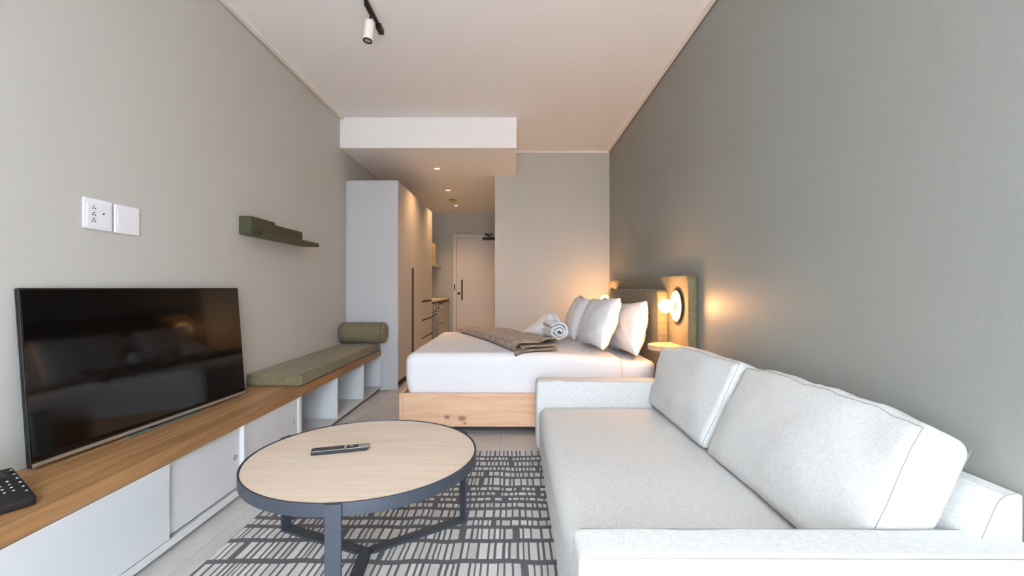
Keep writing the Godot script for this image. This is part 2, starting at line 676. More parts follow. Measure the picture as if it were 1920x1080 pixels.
func make_shell() -> void:
	# floor: grout bed with tiles laid on it
	var fl := structure("floor", rbox(Vector3(XR - XL + 0.2, 0.1, D_END - D_WIN + 0.3), 0.0005), M.grout, P((XL + XR) / 2, -0.054, (D_END + D_WIN) / 2), "pale grey stone-look tiled floor with fine joints", "floor")
	var gap := 0.0022
	var shared := {}
	var x := -0.094 - 0.6 * 3
	while x < XR:
		var d := 2.24 - 0.6 * 5
		while d < D_END:
			var x0 := maxf(x, XL) + gap / 2
			var x1 := minf(x + 0.6, XR) - gap / 2
			var d0 := maxf(d, D_WIN - 0.1) + gap / 2
			var d1 := minf(d + 0.6, D_END) - gap / 2
			if x1 - x0 > 0.01 and d1 - d0 > 0.01:
				var key := Vector2i(int(round((x1 - x0) * 1e4)), int(round((d1 - d0) * 1e4)))
				if not shared.has(key): shared[key] = rbox(Vector3(x1 - x0, 0.008, d1 - d0), 0.0008)
				part("tile", shared[key], M.tile, fl, P((x0 + x1) / 2, -0.004, (d0 + d1) / 2) - fl.position)
			d += 0.6
		x += 0.6
	var o: Node3D
	var b := block(XL - 0.1, XL, 0, CEIL, D_WIN - 0.1, D_END + 0.1)
	structure("wall_left", b[0], M.paint_greige, b[1], "light warm grey wall behind the television", "wall")
	b = block(XR, XR + 0.1, 0, CEIL, D_WIN - 0.1, D_BACK + 0.1)
	structure("wall_right", b[0], M.paint_sage, b[1], "darker grey-green wall behind the white sofa", "wall")
	b = block(-0.24, XR, 0, CEIL, D_BACK, D_BACK + 0.1)
	structure("wall_back", b[0], M.paint_greige, b[1], "pale wall beside the bed at the end of the room", "wall")
	b = block(-0.24, -0.14, 0, CEIL, D_BACK + 0.1, D_END)
	structure("wall_passage", b[0], M.paint_greige, b[1], "side wall of the entrance passage facing the kitchen", "wall")
	b = block(XL, -0.14, 0, CEIL, D_END, D_END + 0.1)
	structure("wall_entrance", b[0], M.paint_greige, b[1], "end wall of the passage around the entrance door", "wall")
	structure("wall_window", joined([block(XL, -0.75, 0, CEIL, D_WIN - 0.1, D_WIN), block(0.80, XR, 0, CEIL, D_WIN - 0.1, D_WIN), block(-0.75, 0.80, 2.66, CEIL, D_WIN - 0.1, D_WIN)]), M.paint_greige, Vector3.ZERO, "wall with the wide balcony window opposite the bed end", "wall")
	b = block(XL - 0.1, XR + 0.1, CEIL, CEIL + 0.1, D_WIN - 0.1, D_END + 0.1)
	structure("ceiling", b[0], M.paint_white, b[1], "flat white ceiling over the living room", "ceiling")
	structure("ceiling_bulkhead", joined([block(XL, 0.03, SOFFIT, CEIL, D_BULK, D_BACK), block(XL, -0.24, SOFFIT, CEIL, D_BACK, D_END)]), M.paint_white, Vector3.ZERO, "dropped white ceiling bulkhead over the entrance passage", "bulkhead")
	# thin cornice strips with a shadow gap to the wall
	b = block(XL + 0.008, XL + 0.042, CEIL - 0.016, CEIL, D_WIN, D_BULK)
	structure("trim_1", b[0], M.trim, b[1], "thin white cornice between ceiling and light grey wall", "trim")
	b = block(XR - 0.042, XR - 0.009, CEIL - 0.016, CEIL, D_WIN, D_BACK - 0.03)
	structure("trim_2", b[0], M.trim, b[1], "thin white cornice between ceiling and grey-green wall", "trim")
	b = block(0.035, XR - 0.007, CEIL - 0.022, CEIL, D_BACK - 0.028, D_BACK - 0.004)
	structure("trim_3", b[0], M.trim, b[1], "thin white cornice above the pale end wall", "trim")
	# balcony window: frame and panes
	var wn := thing("window_1", P(0.025, 0, D_WIN - 0.05), "wide sliding balcony window filling the room's open end", "window", "", "structure")
	var fm := mat(srgb(52, 54, 56), 0.5, 0.2)
	bpart("frame", fm, wn, -0.75, 0.80, 2.60, 2.66, D_WIN - 0.08, D_WIN - 0.02)
	bpart("frame", fm, wn, -0.75, 0.80, 0.0, 0.05, D_WIN - 0.08, D_WIN - 0.02)
	for xx in [-0.75, 0.0, 0.75]:
		bpart("frame", fm, wn, xx, xx + 0.05, 0.05, 2.60, D_WIN - 0.08, D_WIN - 0.02)
	for xx in [-0.70, 0.05]:
		bpart("pane", M.glass, wn, xx, xx + 0.70, 0.05, 2.60, D_WIN - 0.054, D_WIN - 0.048, 0.0005)

func make_bench() -> void:
	var xf := -1.403          # front face
	var yb := 0.365
	var yt := 0.425
	# --- low cabinet with sliding doors
	var c := thing("low_cabinet", P(-1.59, 0, 1.28), "long white low cabinet with sliding doors under the television", "cabinet")
	bpart("plinth", M.joinery_white, c, XL + 0.002, xf - 0.03, 0.0, 0.022, D_WIN + 0.02, 3.0)
	bpart("bottom_board", M.joinery_white, c, XL + 0.002, xf + 0.004, 0.022, 0.042, D_WIN + 0.02, 2.998)
	bpart("door_track", M.joinery_white, c, xf - 0.004, xf + 0.002, 0.042, 0.052, D_WIN + 0.02, 2.99)
	bpart("back_board", M.joinery_white, c, XL + 0.002, XL + 0.012, 0.042, yb, D_WIN + 0.02, 2.998)
	for dd in [D_WIN + 0.02, 2.366, 2.980]:
		bpart("divider", M.joinery_white, c, XL + 0.012, xf, 0.042, yb - 0.001, dd, dd + 0.018)
	# sliding doors with round finger pulls
	var pull := lathe([Vector2(0.0001, -0.001), Vector2(0.010, -0.001), Vector2(0.011, 0.0015), Vector2(0.0135, 0.0015), Vector2(0.014, 0.0), Vector2(0.0135, -0.002), Vector2(0.0001, -0.002)], 20)
	for e in [[D_WIN + 0.04, 1.86, xf - 0.003, 0.0], [1.80, 2.362, xf - 0.022, 2.325], [2.388, 2.976, xf - 0.012, 2.925]]:
		var dr := bpart("sliding_door", M.joinery_white, c, e[2] - 0.016, e[2], 0.054, yb - 0.003, e[0], e[1], 0.001)
		if e[3] > 0.0:
			part("finger_pull", pull, M.chrome, dr, P(e[2] + 0.001, 0.215, e[3]) - dr.position - c.position, Vector3(0, 0, -PI / 2))
	# --- open cubbies
	var q := thing("cubby_unit", P(-1.59, 0, 3.9), "white open shelf unit with three cubbies under the green cushion", "shelf unit")
	bpart("plinth", M.plinth, q, XL + 0.002, xf - 0.02, 0.0, 0.022, 3.002, 4.822)
	bpart("bottom_board", M.joinery_white, q, XL + 0.002, xf, 0.022, 0.040, 3.002, 4.822)
	bpart("back_board", M.joinery_white, q, XL + 0.002, XL + 0.012, 0.040, yb, 3.002, 4.822)
	for dd in [3.002, 3.626, 4.261, 4.804]:
		bpart("divider", M.joinery_white, q, XL + 0.012, xf - 0.001, 0.040, yb - 0.001, dd, dd + 0.018)
	# --- worktop of glued oak boards
	var t := thing("bench_worktop", P(-1.59, yb, 2.15), "long oak bench top under the television and green cushion", "bench top")
	var x := XL + 0.002
	var wds := [0.092, 0.098, 0.094, 0.092]
	for i in 4:
		bpart("board", [M.oak_bench, M.oak_bench_b, M.oak_bench, M.oak_bench_b][i], t, x, x + wds[i] - 0.0006, yb, yt, D_WIN + 0.02, 4.824, 0.0018, 2, Vector2(i * 0.83, 0.08 + i * 0.15))
		x += wds[i]
	# --- cushion and bolster
	var sag := noise(8, 2.0, 2)
	var cu := thing("bench_cushion", P(-1.592, yt, 3.92), "flat olive-green upholstered bench cushion on the oak top", "cushion")
	part("pad", rbox(Vector3(0.366, 0.082, 1.79), 0.014, 3, Vector3i(6, 2, 24), func(v: Vector3) -> Vector3:
		var k := smoothstep(-0.02, 0.04, v.y)
		return v + Vector3(0, k * (0.004 * sag.get_noise_2d(v.x * 2.0, v.z * 2.0) + 0.004 * cos(v.x * 7.0) * cos(v.z * 1.6)), 0)), M.olive, cu, Vector3(0, 0.0415, 0))
	for yy in [0.010, 0.076]:
		var loop := PackedVector3Array()
		for p in [[-1, -1], [1, -1], [1, 1], [-1, 1]]:
			loop.append(Vector3(p[0] * 0.1795, yy, p[1] * 0.8915))
		part("piping", tube(loop, 0.0022, 6, true), M.olive_seam, cu)
	var bo := thing("bolster", P(-1.545, yt + 0.087, 4.70), "olive-green cylindrical bolster pillow at the end of the bench", "bolster")
	var prof := []
	for p in [[0.0001, -0.236], [0.05, -0.235], [0.085, -0.230], [0.100, -0.220], [0.1055, -0.203], [0.107, -0.18], [0.1085, -0.09], [0.109, 0.0], [0.1085, 0.09], [0.107, 0.18], [0.1055, 0.203], [0.100, 0.220], [0.085, 0.230], [0.05, 0.235], [0.0001, 0.236]]:
		prof.append(Vector2(p[0], p[1]))
	part("roll", lathe(prof, 40, func(v: Vector3) -> Vector3:
		return Vector3(v.x * (1.0 + 0.02 * sag.get_noise_2d(v.y * 3.0, v.x * 9.0)), v.y, v.z)), M.olive, bo, Vector3(0, 0.108, 0), Vector3(0, 0, PI / 2))
	for s in [-1, 1]:
		var ring := PackedVector3Array()
		for i in 40:
			var a := TAU * i / 40.0
			ring.append(Vector3(s * 0.196, 0.108 + 0.1062 * sin(a), 0.1062 * cos(a)))
		part("piping", tube(ring, 0.0022, 6, true), M.olive_seam, bo)

func make_wardrobe_and_kitchen() -> void:
	var xf := -1.226
	var top := 2.22
	# --- wardrobe
	var w := thing("wardrobe", P(-1.5, 0, 5.46), "tall light grey wardrobe beside the bench with long dark handle", "wardrobe")
	bpart("side_panel", M.wardrobe_side, w, XL + 0.025, xf - 0.001, 0.0, top, 4.83, 4.850)
	bpart("filler_strip", M.wardrobe_side, w, XL + 0.001, XL + 0.024, 0.0, top - 0.004, 4.836, 4.85)
	bpart("carcass", M.wardrobe, w, XL + 0.002, xf - 0.024, 0.08, top, 4.851, 6.088)
	bpart("plinth", M.plinth, w, XL + 0.03, xf - 0.045, 0.0, 0.08, 4.851, 6.088)
	for e in [[4.853, 5.498], [5.526, 6.086]]:
		bpart("door", M.wardrobe, w, xf - 0.022, xf, 0.085, top - 0.002, e[0], e[1], 0.0015)
	bpart("handle", M.black_metal, w, xf - 0.0235, xf + 0.017, 0.085, 1.32, 5.499, 5.525, 0.002)
	bpart("door_filler", M.wardrobe, w, xf - 0.0225, xf, 1.322, top - 0.002, 5.4985, 5.5255, 0.001)
	# --- tall kitchen unit: cupboard above, drawers below
	var k := thing("kitchen_tall_unit", P(-1.5, 0, 6.47), "tall kitchen cupboard with three drawers next to the oven", "cupboard")
	bpart("carcass", M.wardrobe, k, XL + 0.002, xf - 0.024, 0.08, top, 6.092, 6.858)
	bpart("plinth", M.plinth, k, XL + 0.03, xf - 0.045, 0.0, 0.08, 6.092, 6.858)
	bpart("door", M.wardrobe, k, xf - 0.022, xf, 0.915, top - 0.002, 6.092, 6.856, 0.0015)
	for e in [[0.655, 0.880], [0.415, 0.630], [0.085, 0.390]]:
		var dr := bpart("drawer", M.wardrobe, k, xf - 0.022, xf, e[0], e[1], 6.094, 6.854, 0.0015)
		bpart("grip_recess", M.black_metal, k, xf - 0.0235, xf - 0.010, e[1] + 0.001, e[1] + 0.024, 6.094, 6.854, 0.001)
	# --- oven
	var ov := thing("oven", P(-1.5, 0, 7.16), "built-in oven with chrome knobs below the kitchen counter", "oven")
	bpart("housing", M.oven, ov, XL + 0.03, xf - 0.024, 0.08, 0.845, 6.866, 7.456)
	bpart("control_panel", M.oven, ov, xf - 0.023, xf + 0.002, 0.715, 0.840, 6.868, 7.454)
	var od := bpart("oven_door", M.dark_glass, ov, xf - 0.023, xf + 0.004, 0.13, 0.705, 6.868, 7.454)
	part("handle", tube(PackedVector3Array([P(0.046, 0.235, -0.25), P(0.046, 0.235, 0.25)]), 0.010, 10), M.chrome, od)
	for s in [-0.23, 0.23]:
		part("handle_post", tube(PackedVector3Array([P(0.012, 0.235, s), P(0.046, 0.235, s)]), 0.006, 8), M.chrome, od)
	var knob := lathe([Vector2(0.0001, 0.034), Vector2(0.017, 0.034), Vector2(0.020, 0.030), Vector2(0.022, 0.0), Vector2(0.0001, 0.0)], 20)
	for i in 5:
		part("knob", knob, M.chrome if i % 2 == 0 else M.black, ov, P(xf + 0.003, 0.775, 6.94 + i * 0.115) - ov.position, Vector3(0, 0, -PI / 2))
	bpart("plinth", M.plinth, ov, XL + 0.03, xf - 0.045, 0.0, 0.08, 6.866, 7.456)
	# --- base cabinet beyond
	var bc := thing("base_cabinet", P(-1.5, 0, 8.08), "grey kitchen base cabinet beyond the oven by the entrance", "cabinet")
	bpart("carcass", M.wardrobe, bc, XL + 0.002, xf - 0.024, 0.08, 0.862, 7.462, 8.70)
	bpart("plinth", M.plinth, bc, XL + 0.03, xf - 0.045, 0.0, 0.08, 7.462, 8.70)
	bpart("drawer", M.wardrobe, bc, xf - 0.022, xf, 0.49, 0.80, 7.464, 8.05)
	bpart("drawer", M.wardrobe, bc, xf - 0.022, xf, 0.085, 0.465, 7.464, 8.05)
	bpart("door", M.wardrobe, bc, xf - 0.022, xf, 0.085, 0.825, 8.053, 8.698)
	bpart("grip_recess", M.black_metal, bc, xf - 0.0235, xf - 0.008, 0.802, 0.858, 7.464, 8.05)
	bpart("grip_recess", M.black_metal, bc, xf - 0.0235, xf - 0.008, 0.466, 0.489, 7.464, 8.05)
	bpart("grip_recess", M.black_metal, bc, xf - 0.0235, xf - 0.008, 0.828, 0.858, 8.053, 8.698)
	# --- counter, shelf, appliance
	var ct := bpart("kitchen_counter", M.stone_top, self, XL + 0.002, xf + 0.006, 0.864, 0.895, 6.862, 8.72, 0.002)
	tag(ct, "pale stone kitchen counter running above the oven", "counter")
	var sh := bpart("kitchen_shelf", M.wardrobe, self, XL + 0.001, -1.40, 1.475, 1.505, 6.862, 8.858, 0.002)
	tag(sh, "light grey open wall shelf above the kitchen counter", "shelf")
	var mw := thing("microwave", P(-1.58, 1.505, 8.0), "beige box-shaped appliance standing on the open kitchen shelf", "microwave")
	part("casing", rbox(Vector3(0.34, 0.36, 0.46), 0.012, 2), M.beige_box, mw, Vector3(0, 0.181, 0))
	part("front_window", rbox(Vector3(0.006, 0.26, 0.30), 0.002), mat(srgb(168, 156, 128), 0.4), mw, Vector3(0.172, 0.18, 0.05))

func make_door() -> void:
	var dr := thing("door_1", P(-0.72, 0, D_END - 0.02), "pale entrance door with black pull handle at the passage end", "door", "", "structure")
	var x0 := -1.172
	var x1 := -0.262
	var yt := 2.115
	for e in [[x0, x0 + 0.062, 0.0, yt], [x1 - 0.02, x1, 0.0, yt], [x0 + 0.0625, x1 - 0.0205, yt - 0.062, yt]]:
		bpart("door_frame", M.door, dr, e[0], e[1], e[2], e[3], D_END - 0.045, D_END - 0.002, 0.004)
	bpart("leaf", M.door, dr, x0 + 0.066, x1 - 0.024, 0.008, yt - 0.066, D_END - 0.030, D_END - 0.003, 0.002)
	# pull handle
	var hx := -0.995
	var hp := PackedVector3Array()
	for p in [[0.0, 0.855], [0.035, 0.86], [0.05, 0.875], [0.05, 1.21], [0.035, 1.225], [0.0, 1.23]]:
		hp.append(P(hx, p[1], D_END - 0.029 - p[0]) - dr.position)
	part("pull_handle", tube(hp, 0.013, 8), M.black, dr)
	part("lock", lathe([Vector2(0.0001, 0.012), Vector2(0.022, 0.012), Vector2(0.025, 0.008), Vector2(0.025, 0.0), Vector2(0.0001, 0.0)], 20), M.black, dr, P(-1.062, 0.975, D_END - 0.030) - dr.position, Vector3(PI / 2, 0, 0))
	bpart("strike_plate", M.black, dr, x0 + 0.018, x0 + 0.040, 1.04, 1.15, D_END - 0.050, D_END - 0.0455)
	bpart("closer_body", M.black, dr, -0.600, -0.300, 2.005, 2.06, D_END - 0.09, D_END - 0.031, 0.006)
	part("closer_arm", tube(PackedVector3Array([P(-0.45, 2.066, D_END - 0.07) - dr.position, P(-0.545, 2.10, D_END - 0.20) - dr.position]), 0.011, 8), M.black, dr)
	part("closer_arm", tube(PackedVector3Array([P(-0.545, 2.105, D_END - 0.20) - dr.position, P(-0.40, 2.108, D_END - 0.04) - dr.position]), 0.010, 8), M.black, dr)

func make_headboard() -> void:
	var hb := thing("headboard", P(1.19, 0, 4.31), "olive velvet upholstered headboard of two padded layers on the grey-green wall", "headboard")
	# back panel: spans along d, thickness along x
	part("back_panel", slab(2.56, 1.20, 0.075, 0.062, 0.022, 8, 4), M.olive, hb, Vector3(0.004, 0.58, 0), Vector3(0, PI / 2, 0))
	part("front_panel", slab(1.78, 1.05, 0.06, 0.080, 0.018, 8, 4), M.olive, hb, Vector3(-0.0705, 0.545, 0), Vector3(0, PI / 2, 0))
	# sconces
	for i in 2:
		var d: float = [3.235, 5.385][i]
		var s := thing("wall_sconce", P(1.162, 0.952, d), ["lit globe sconce on round speckled plate beside the sofa", "lit globe sconce on the far side of the bed"][i], "wall lamp", "headboard sconces")
		part("back_plate", lathe([Vector2(0.0001, 0.016), Vector2(0.108, 0.016), Vector2(0.114, 0.011), Vector2(0.114, 0.003), Vector2(0.0001, 0.003)], 48), M.terrazzo, s, Vector3(-0.002, 0, 0), Vector3(0, 0, PI / 2))
		part("plate_rim", lathe([Vector2(0.115, 0.012), Vector2(0.118, 0.012), Vector2(0.118, 0.0), Vector2(0.115, 0.0)], 48), M.black_metal, s, Vector3(-0.002, 0, 0), Vector3(0, 0, PI / 2))
		part("lamp_holder", lathe([Vector2(0.0001, 0.036), Vector2(0.020, 0.036), Vector2(0.024, 0.016), Vector2(0.0001, 0.016)], 24), M.silver, s, Vector3(-0.002, 0, 0), Vector3(0, 0, PI / 2))
		var gl := StandardMaterial3D.new()
		gl.albedo_color = srgb(255, 250, 240)
		gl.roughness = 0.3
		gl.emission_enabled = true
		gl.emission = Color(1.0, 0.86, 0.66)
		gl.emission_energy_multiplier = 3.0
		var sp := SphereMesh.new()
		sp.radius = 0.050
		sp.height = 0.100
		sp.radial_segments = 32
		sp.rings = 16
		part("globe", sp, gl, s, Vector3(-0.085, 0, 0))
		var l := OmniLight3D.new()
		l.name = "bulb_light"
		l.light_color = WARM
		l.light_energy = 0.33
		l.light_size = 0.048
		l.omni_range = 12.0
		l.omni_attenuation = 2.0
		l.shadow_enabled = true
		s.add_child(l)
		l.position = Vector3(-0.085, 0, 0)
	# bedside ledge: half-round oak board fixed to the back panel
	var poly := PackedVector2Array()
	poly.append(Vector2(0, -0.15))
	for i in 17:
		var a := -PI / 2 + PI * i / 16.0
		poly.append(Vector2(-0.06 - 0.15 * cos(a), 0.15 * sin(a)))
	poly.append(Vector2(0, 0.15))
	var ls := part("bedside_shelf", prism(poly, 0.032), M.oak_bed, self, P(1.160, 0.665, 3.215), Vector3(PI / 2, 0, 0))
	tag(ls, "small round-edged oak bedside shelf below the near lamp", "shelf")

const BED_TOP := 0.592
const BED_X0 := -0.815
const BED_D0 := 3.385
const BED_D1 := 5.13

func make_bed() -> void:
	var fx := -0.842
	var bd := thing("bed", P(0.1, 0, 4.25), "double bed with floating knotty oak frame against the headboard", "bed")
	var fy0 := 0.06
	var fy1 := 0.304
	bpart("side_rail", M.oak_bed, bd, fx + 0.026, 1.076, fy0, fy1, 3.35, 3.38, 0.002, 0, Vector2(0.965, 0.15))
	bpart("side_rail", M.oak_bed, bd, fx + 0.026, 1.076, fy0, fy1, 5.24, 5.27, 0.002, 0, Vector2(0.4, 0.1))
	bpart("foot_rail", M.oak_bed, bd, fx, fx + 0.025, fy0, fy1, 3.35, 5.27, 0.002, 2, Vector2(0.3, 0.15))
	bpart("slat_base", M.oak_bed, bd, fx + 0.026, 1.076, 0.24, 0.272, 3.382, 5.238, 0.002)
	bpart("plinth", M.plinth, bd, fx + 0.20, 1.07, 0.0, 0.239, 3.56, 5.08)
	part("mattress", rbox(Vector3(1.79, 0.255, 1.66), 0.05, 4, Vector3i(2, 2, 2)), M.cotton, bd, P(0.178, 0.402, 4.257) - bd.position)
	# duvet: a thick cover over the mattress, open below and at the head
	var nz := noise(17, 1.0, 3)
	var size := Vector3(1.64, BED_TOP - 0.29 + 0.08, BED_D1 - BED_D0)
	var cen := P(BED_X0 + 0.82, 0.29 - 0.08 + size.y / 2, (BED_D0 + BED_D1) / 2)
	var dat := rbox_data(size, 0.062, 5, Vector3i(26, 8, 26), func(v: Vector3) -> Vector3:
		var q := v
		var kx := smoothstep(-0.82, -0.70, v.x)
		# soft crown and gentle folds of the cloth
		if v.y > size.y * 0.5 - 0.07:
			q.y += 0.006 * cos(v.z * 1.6) * kx + 0.005 * nz.get_noise_2d(v.x * 2.2, v.z * 2.2) - 0.035 * smoothstep(0.2, 0.82, v.x)
		var side := clampf((v.y + size.y * 0.5) / size.y, 0.0, 1.0)
		# lower hem pulled in towards the frame
		var tuck := 0.022 * smoothstep(0.55, 0.1, side)
		q.x += tuck * (1.0 if v.x < -0.70 else 0.0)
		if absf(v.z) > size.z * 0.5 - 0.09:
			q.z -= signf(v.z) * (tuck * 0.5 + 0.006 * nz.get_noise_2d(v.x * 3.5, v.y * 5.0))
		if v.x < -0.73:
			q.x += 0.006 + 0.006 * nz.get_noise_2d(v.z * 4.0, v.y * 6.0)
		# crease down the corner
		if v.z > size.z * 0.5 - 0.07:
			q.z -= 0.010 * exp(-pow((v.x + 0.745) / 0.012, 2.0)) * smoothstep(0.9, 0.6, side)
		q.y = maxf(q.y, -size.y * 0.5 + 0.084)
		return q, [Vector2i(1, -1), Vector2i(0, 1)])
	var dv := part("duvet", solidify(dat, 0.006), M.cotton, self, cen)
	tag(dv, "smooth white duvet covering the bed", "duvet")
	make_pillows()
	make_throw()
	make_towels()

func pillow_mesh(w: float, h: float, t: float, seed_: int) -> ArrayMesh:
	# lies in the xy plane, thickness along z
	var nz := noise(seed_, 1.0, 3)
	var n := 30
	var verts := PackedVector3Array()
	var uvs := PackedVector2Array()
	var idx := PackedInt32Array()
	for s in [1.0, -1.0]:
		var base := verts.size()
		for j in n + 1:
			for i in n + 1:
				var u := -cos(PI * i / float(n))
				var v := -cos(PI * j / float(n))
				var ex := w * 0.5 * u * (1.0 - 0.055 * (1.0 - v * v) * absf(u))
				var ey := h * 0.5 * v * (1.0 - 0.075 * (1.0 - u * u) * absf(v))
				var prof := pow(maxf(0.0, (1.0 - pow(absf(u), 2.4)) * (1.0 - pow(absf(v), 2.4))), 0.42)
				var z: float = s * (t * 0.5 * prof + 0.0015 * (1.0 - prof))
				var edge := clampf(1.0 - prof, 0.0, 1.0)
				z += s * prof * (0.016 * nz.get_noise_2d(u * 1.6 + s * 3.0, v * 1.6) + 0.030 * edge * nz.get_noise_2d(u * 4.0, v * 4.0 + s * 5.0))
				if i == 0 or j == 0 or i == n or j == n: z = 0.0
				verts.append(Vector3(ex, ey, z))
				uvs.append(Vector2(u, v))
		for j in n:
			for i in n:
				var a := base + j * (n + 1) + i
				if s > 0: idx.append_array([a, a + n + 1, a + 1, a + 1, a + n + 1, a + n + 2])
				else: idx.append_array([a, a + 1, a + n + 1, a + 1, a + n + 2, a + n + 1])
	return mesh_from(verts, uvs, idx)

func make_pillows() -> void:
	# [x, y, d, lean, yaw, roll, label]
	var list := [
		[0.945, 0.758, 3.80, 0.20, 0.05, 0.05, "white pillow leaning on the headboard nearest the lit lamp"],
		[0.945, 0.758, 4.66, 0.20, -0.04, -0.04, "white pillow mostly hidden behind the others at the headboard"],
		[0.708, 0.795, 3.83, 0.34, 0.10, 0.03, "plump white pillow in front, closest to the sofa"],
		[0.655, 0.792, 4.66, 0.36, -0.03, -0.03, "white pillow in front beside the folded towels"]]
	for i in list.size():
		var e: Array = list[i]
		var pw := part("pillow", pillow_mesh(0.70, 0.42, 0.20, 100 + i * 7), M.cotton, self, P(e[0], e[1], e[2]))
		# the face looks towards the foot of the bed (-x), leaning back to the headboard
		pw.basis = Basis(Vector3.UP, -PI / 2 + e[4]) * Basis(Vector3.RIGHT, -e[3]) * Basis(Vector3.BACK, e[5])
		tag(pw, e[6], "pillow", "white bed pillows")

func bed_height(d: float) -> float:
	var r := 0.062
	var k := BED_D0 + r - d
	if k <= 0.0: return BED_TOP + 0.011
	if k >= r: return BED_TOP + 0.011 - r - (k - r) * 1.8
	return BED_TOP + 0.011 - r + sqrt(maxf(0.0, r * r - k * k))

func make_throw() -> void:
	# folded throw: a ribbon section (a across, b height) swept along its length
	var line := []      # centre line of the folded cloth
	for i in 13: line.append(Vector2(1.02 - 1.0 * i / 12.0, 0.006))
	for i in range(1, 8):
		var a := -PI / 2 - PI * i / 8.0
		line.append(Vector2(0.02 + 0.045 * cos(a), 0.027 + 0.021 * sin(a)))
	for i in 13: line.append(Vector2(0.02 + 0.95 * i / 12.0, 0.048 - 0.004 * sin(i * 0.5)))
	for i in range(1, 6):
		var a := PI / 2 - PI * i / 6.0
		line.append(Vector2(0.97 + 0.025 * cos(a), 0.037 + 0.011 * sin(a)))
	for i in 10: line.append(Vector2(0.96 - 0.82 * i / 9.0, 0.025 - 0.003 * sin(i * 0.9)))
	var half := 0.0042
	var wide := 0.44
	var sec := PackedVector2Array()
	var n := line.size()
	var offs := []
	for i in n:
		var p: Vector2 = line[maxi(0, i - 1)]
		var q: Vector2 = line[mini(n - 1, i + 1)]
		var t := Vector2((q.x - p.x) * wide, q.y - p.y).normalized()
		offs.append(Vector2(-t.y / wide, t.x) * half)
	for i in n: sec.append(line[i] + offs[i])
	for i in range(n - 1, -1, -1): sec.append(line[i] - offs[i])
	var m := sec.size()
	var len_n := 44
	var nz := noise(77, 1.0, 3)
	var verts := PackedVector3Array()
	var uvs := PackedVector2Array()
	var idx := PackedInt32Array()
	for k in len_n + 1:
		var v := float(k) / len_n
		# the two long edges on the bed: foot side and head side
		var foot := Vector2(lerpf(-0.62, 0.015, v) + 0.03 * sin(v * PI), lerpf(5.03, 3.390, v))
		var head := Vector2(lerpf(-0.16, 0.335, v) + 0.04 * sin(v * PI), lerpf(5.06, 3.485, v))
		for i in m:
			var s := sec[i]
			var g := foot.lerp(head, s.x)
			var up := 1.0 + 0.35 * nz.get_noise_2d(s.x * 2.0, v * 3.0)
			var y := bed_height(g.y) + s.y * up * lerpf(0.8, 1.6, v) + 0.010 * maxf(0.0, nz.get_noise_2d(s.x * 3.0 + 9.0, v * 7.0)) * clampf(s.y * 30.0, 0.0, 1.0)
			g.y += 0.012 * nz.get_noise_2d(s.x * 5.0, s.y * 60.0) * smoothstep(0.8, 1.0, v)
			verts.append(P(g.x, y, g.y))
			uvs.append(Vector2(s.x, v))
	for k in len_n:
		for i in m:
			var a := k * m + i
			var b := k * m + (i + 1) % m
			idx.append_array([a, a + m, b, b, a + m, b + m])
	for k in [0, len_n]:
		for i in n - 1:
			var a: int = k * m + i
			var b: int = k * m + i + 1
			var c: int = k * m + (m - 1 - i)
			var e: int = k * m + (m - 2 - i)
			if k == 0: idx.append_array([a, b, c, b, e, c])
			else: idx.append_array([a, c, b, b, c, e])
	var th := part("throw_blanket", mesh_from(verts, uvs, idx), M.fleece, self)
	tag(th, "folded brown fleece throw laid across the white duvet", "blanket")

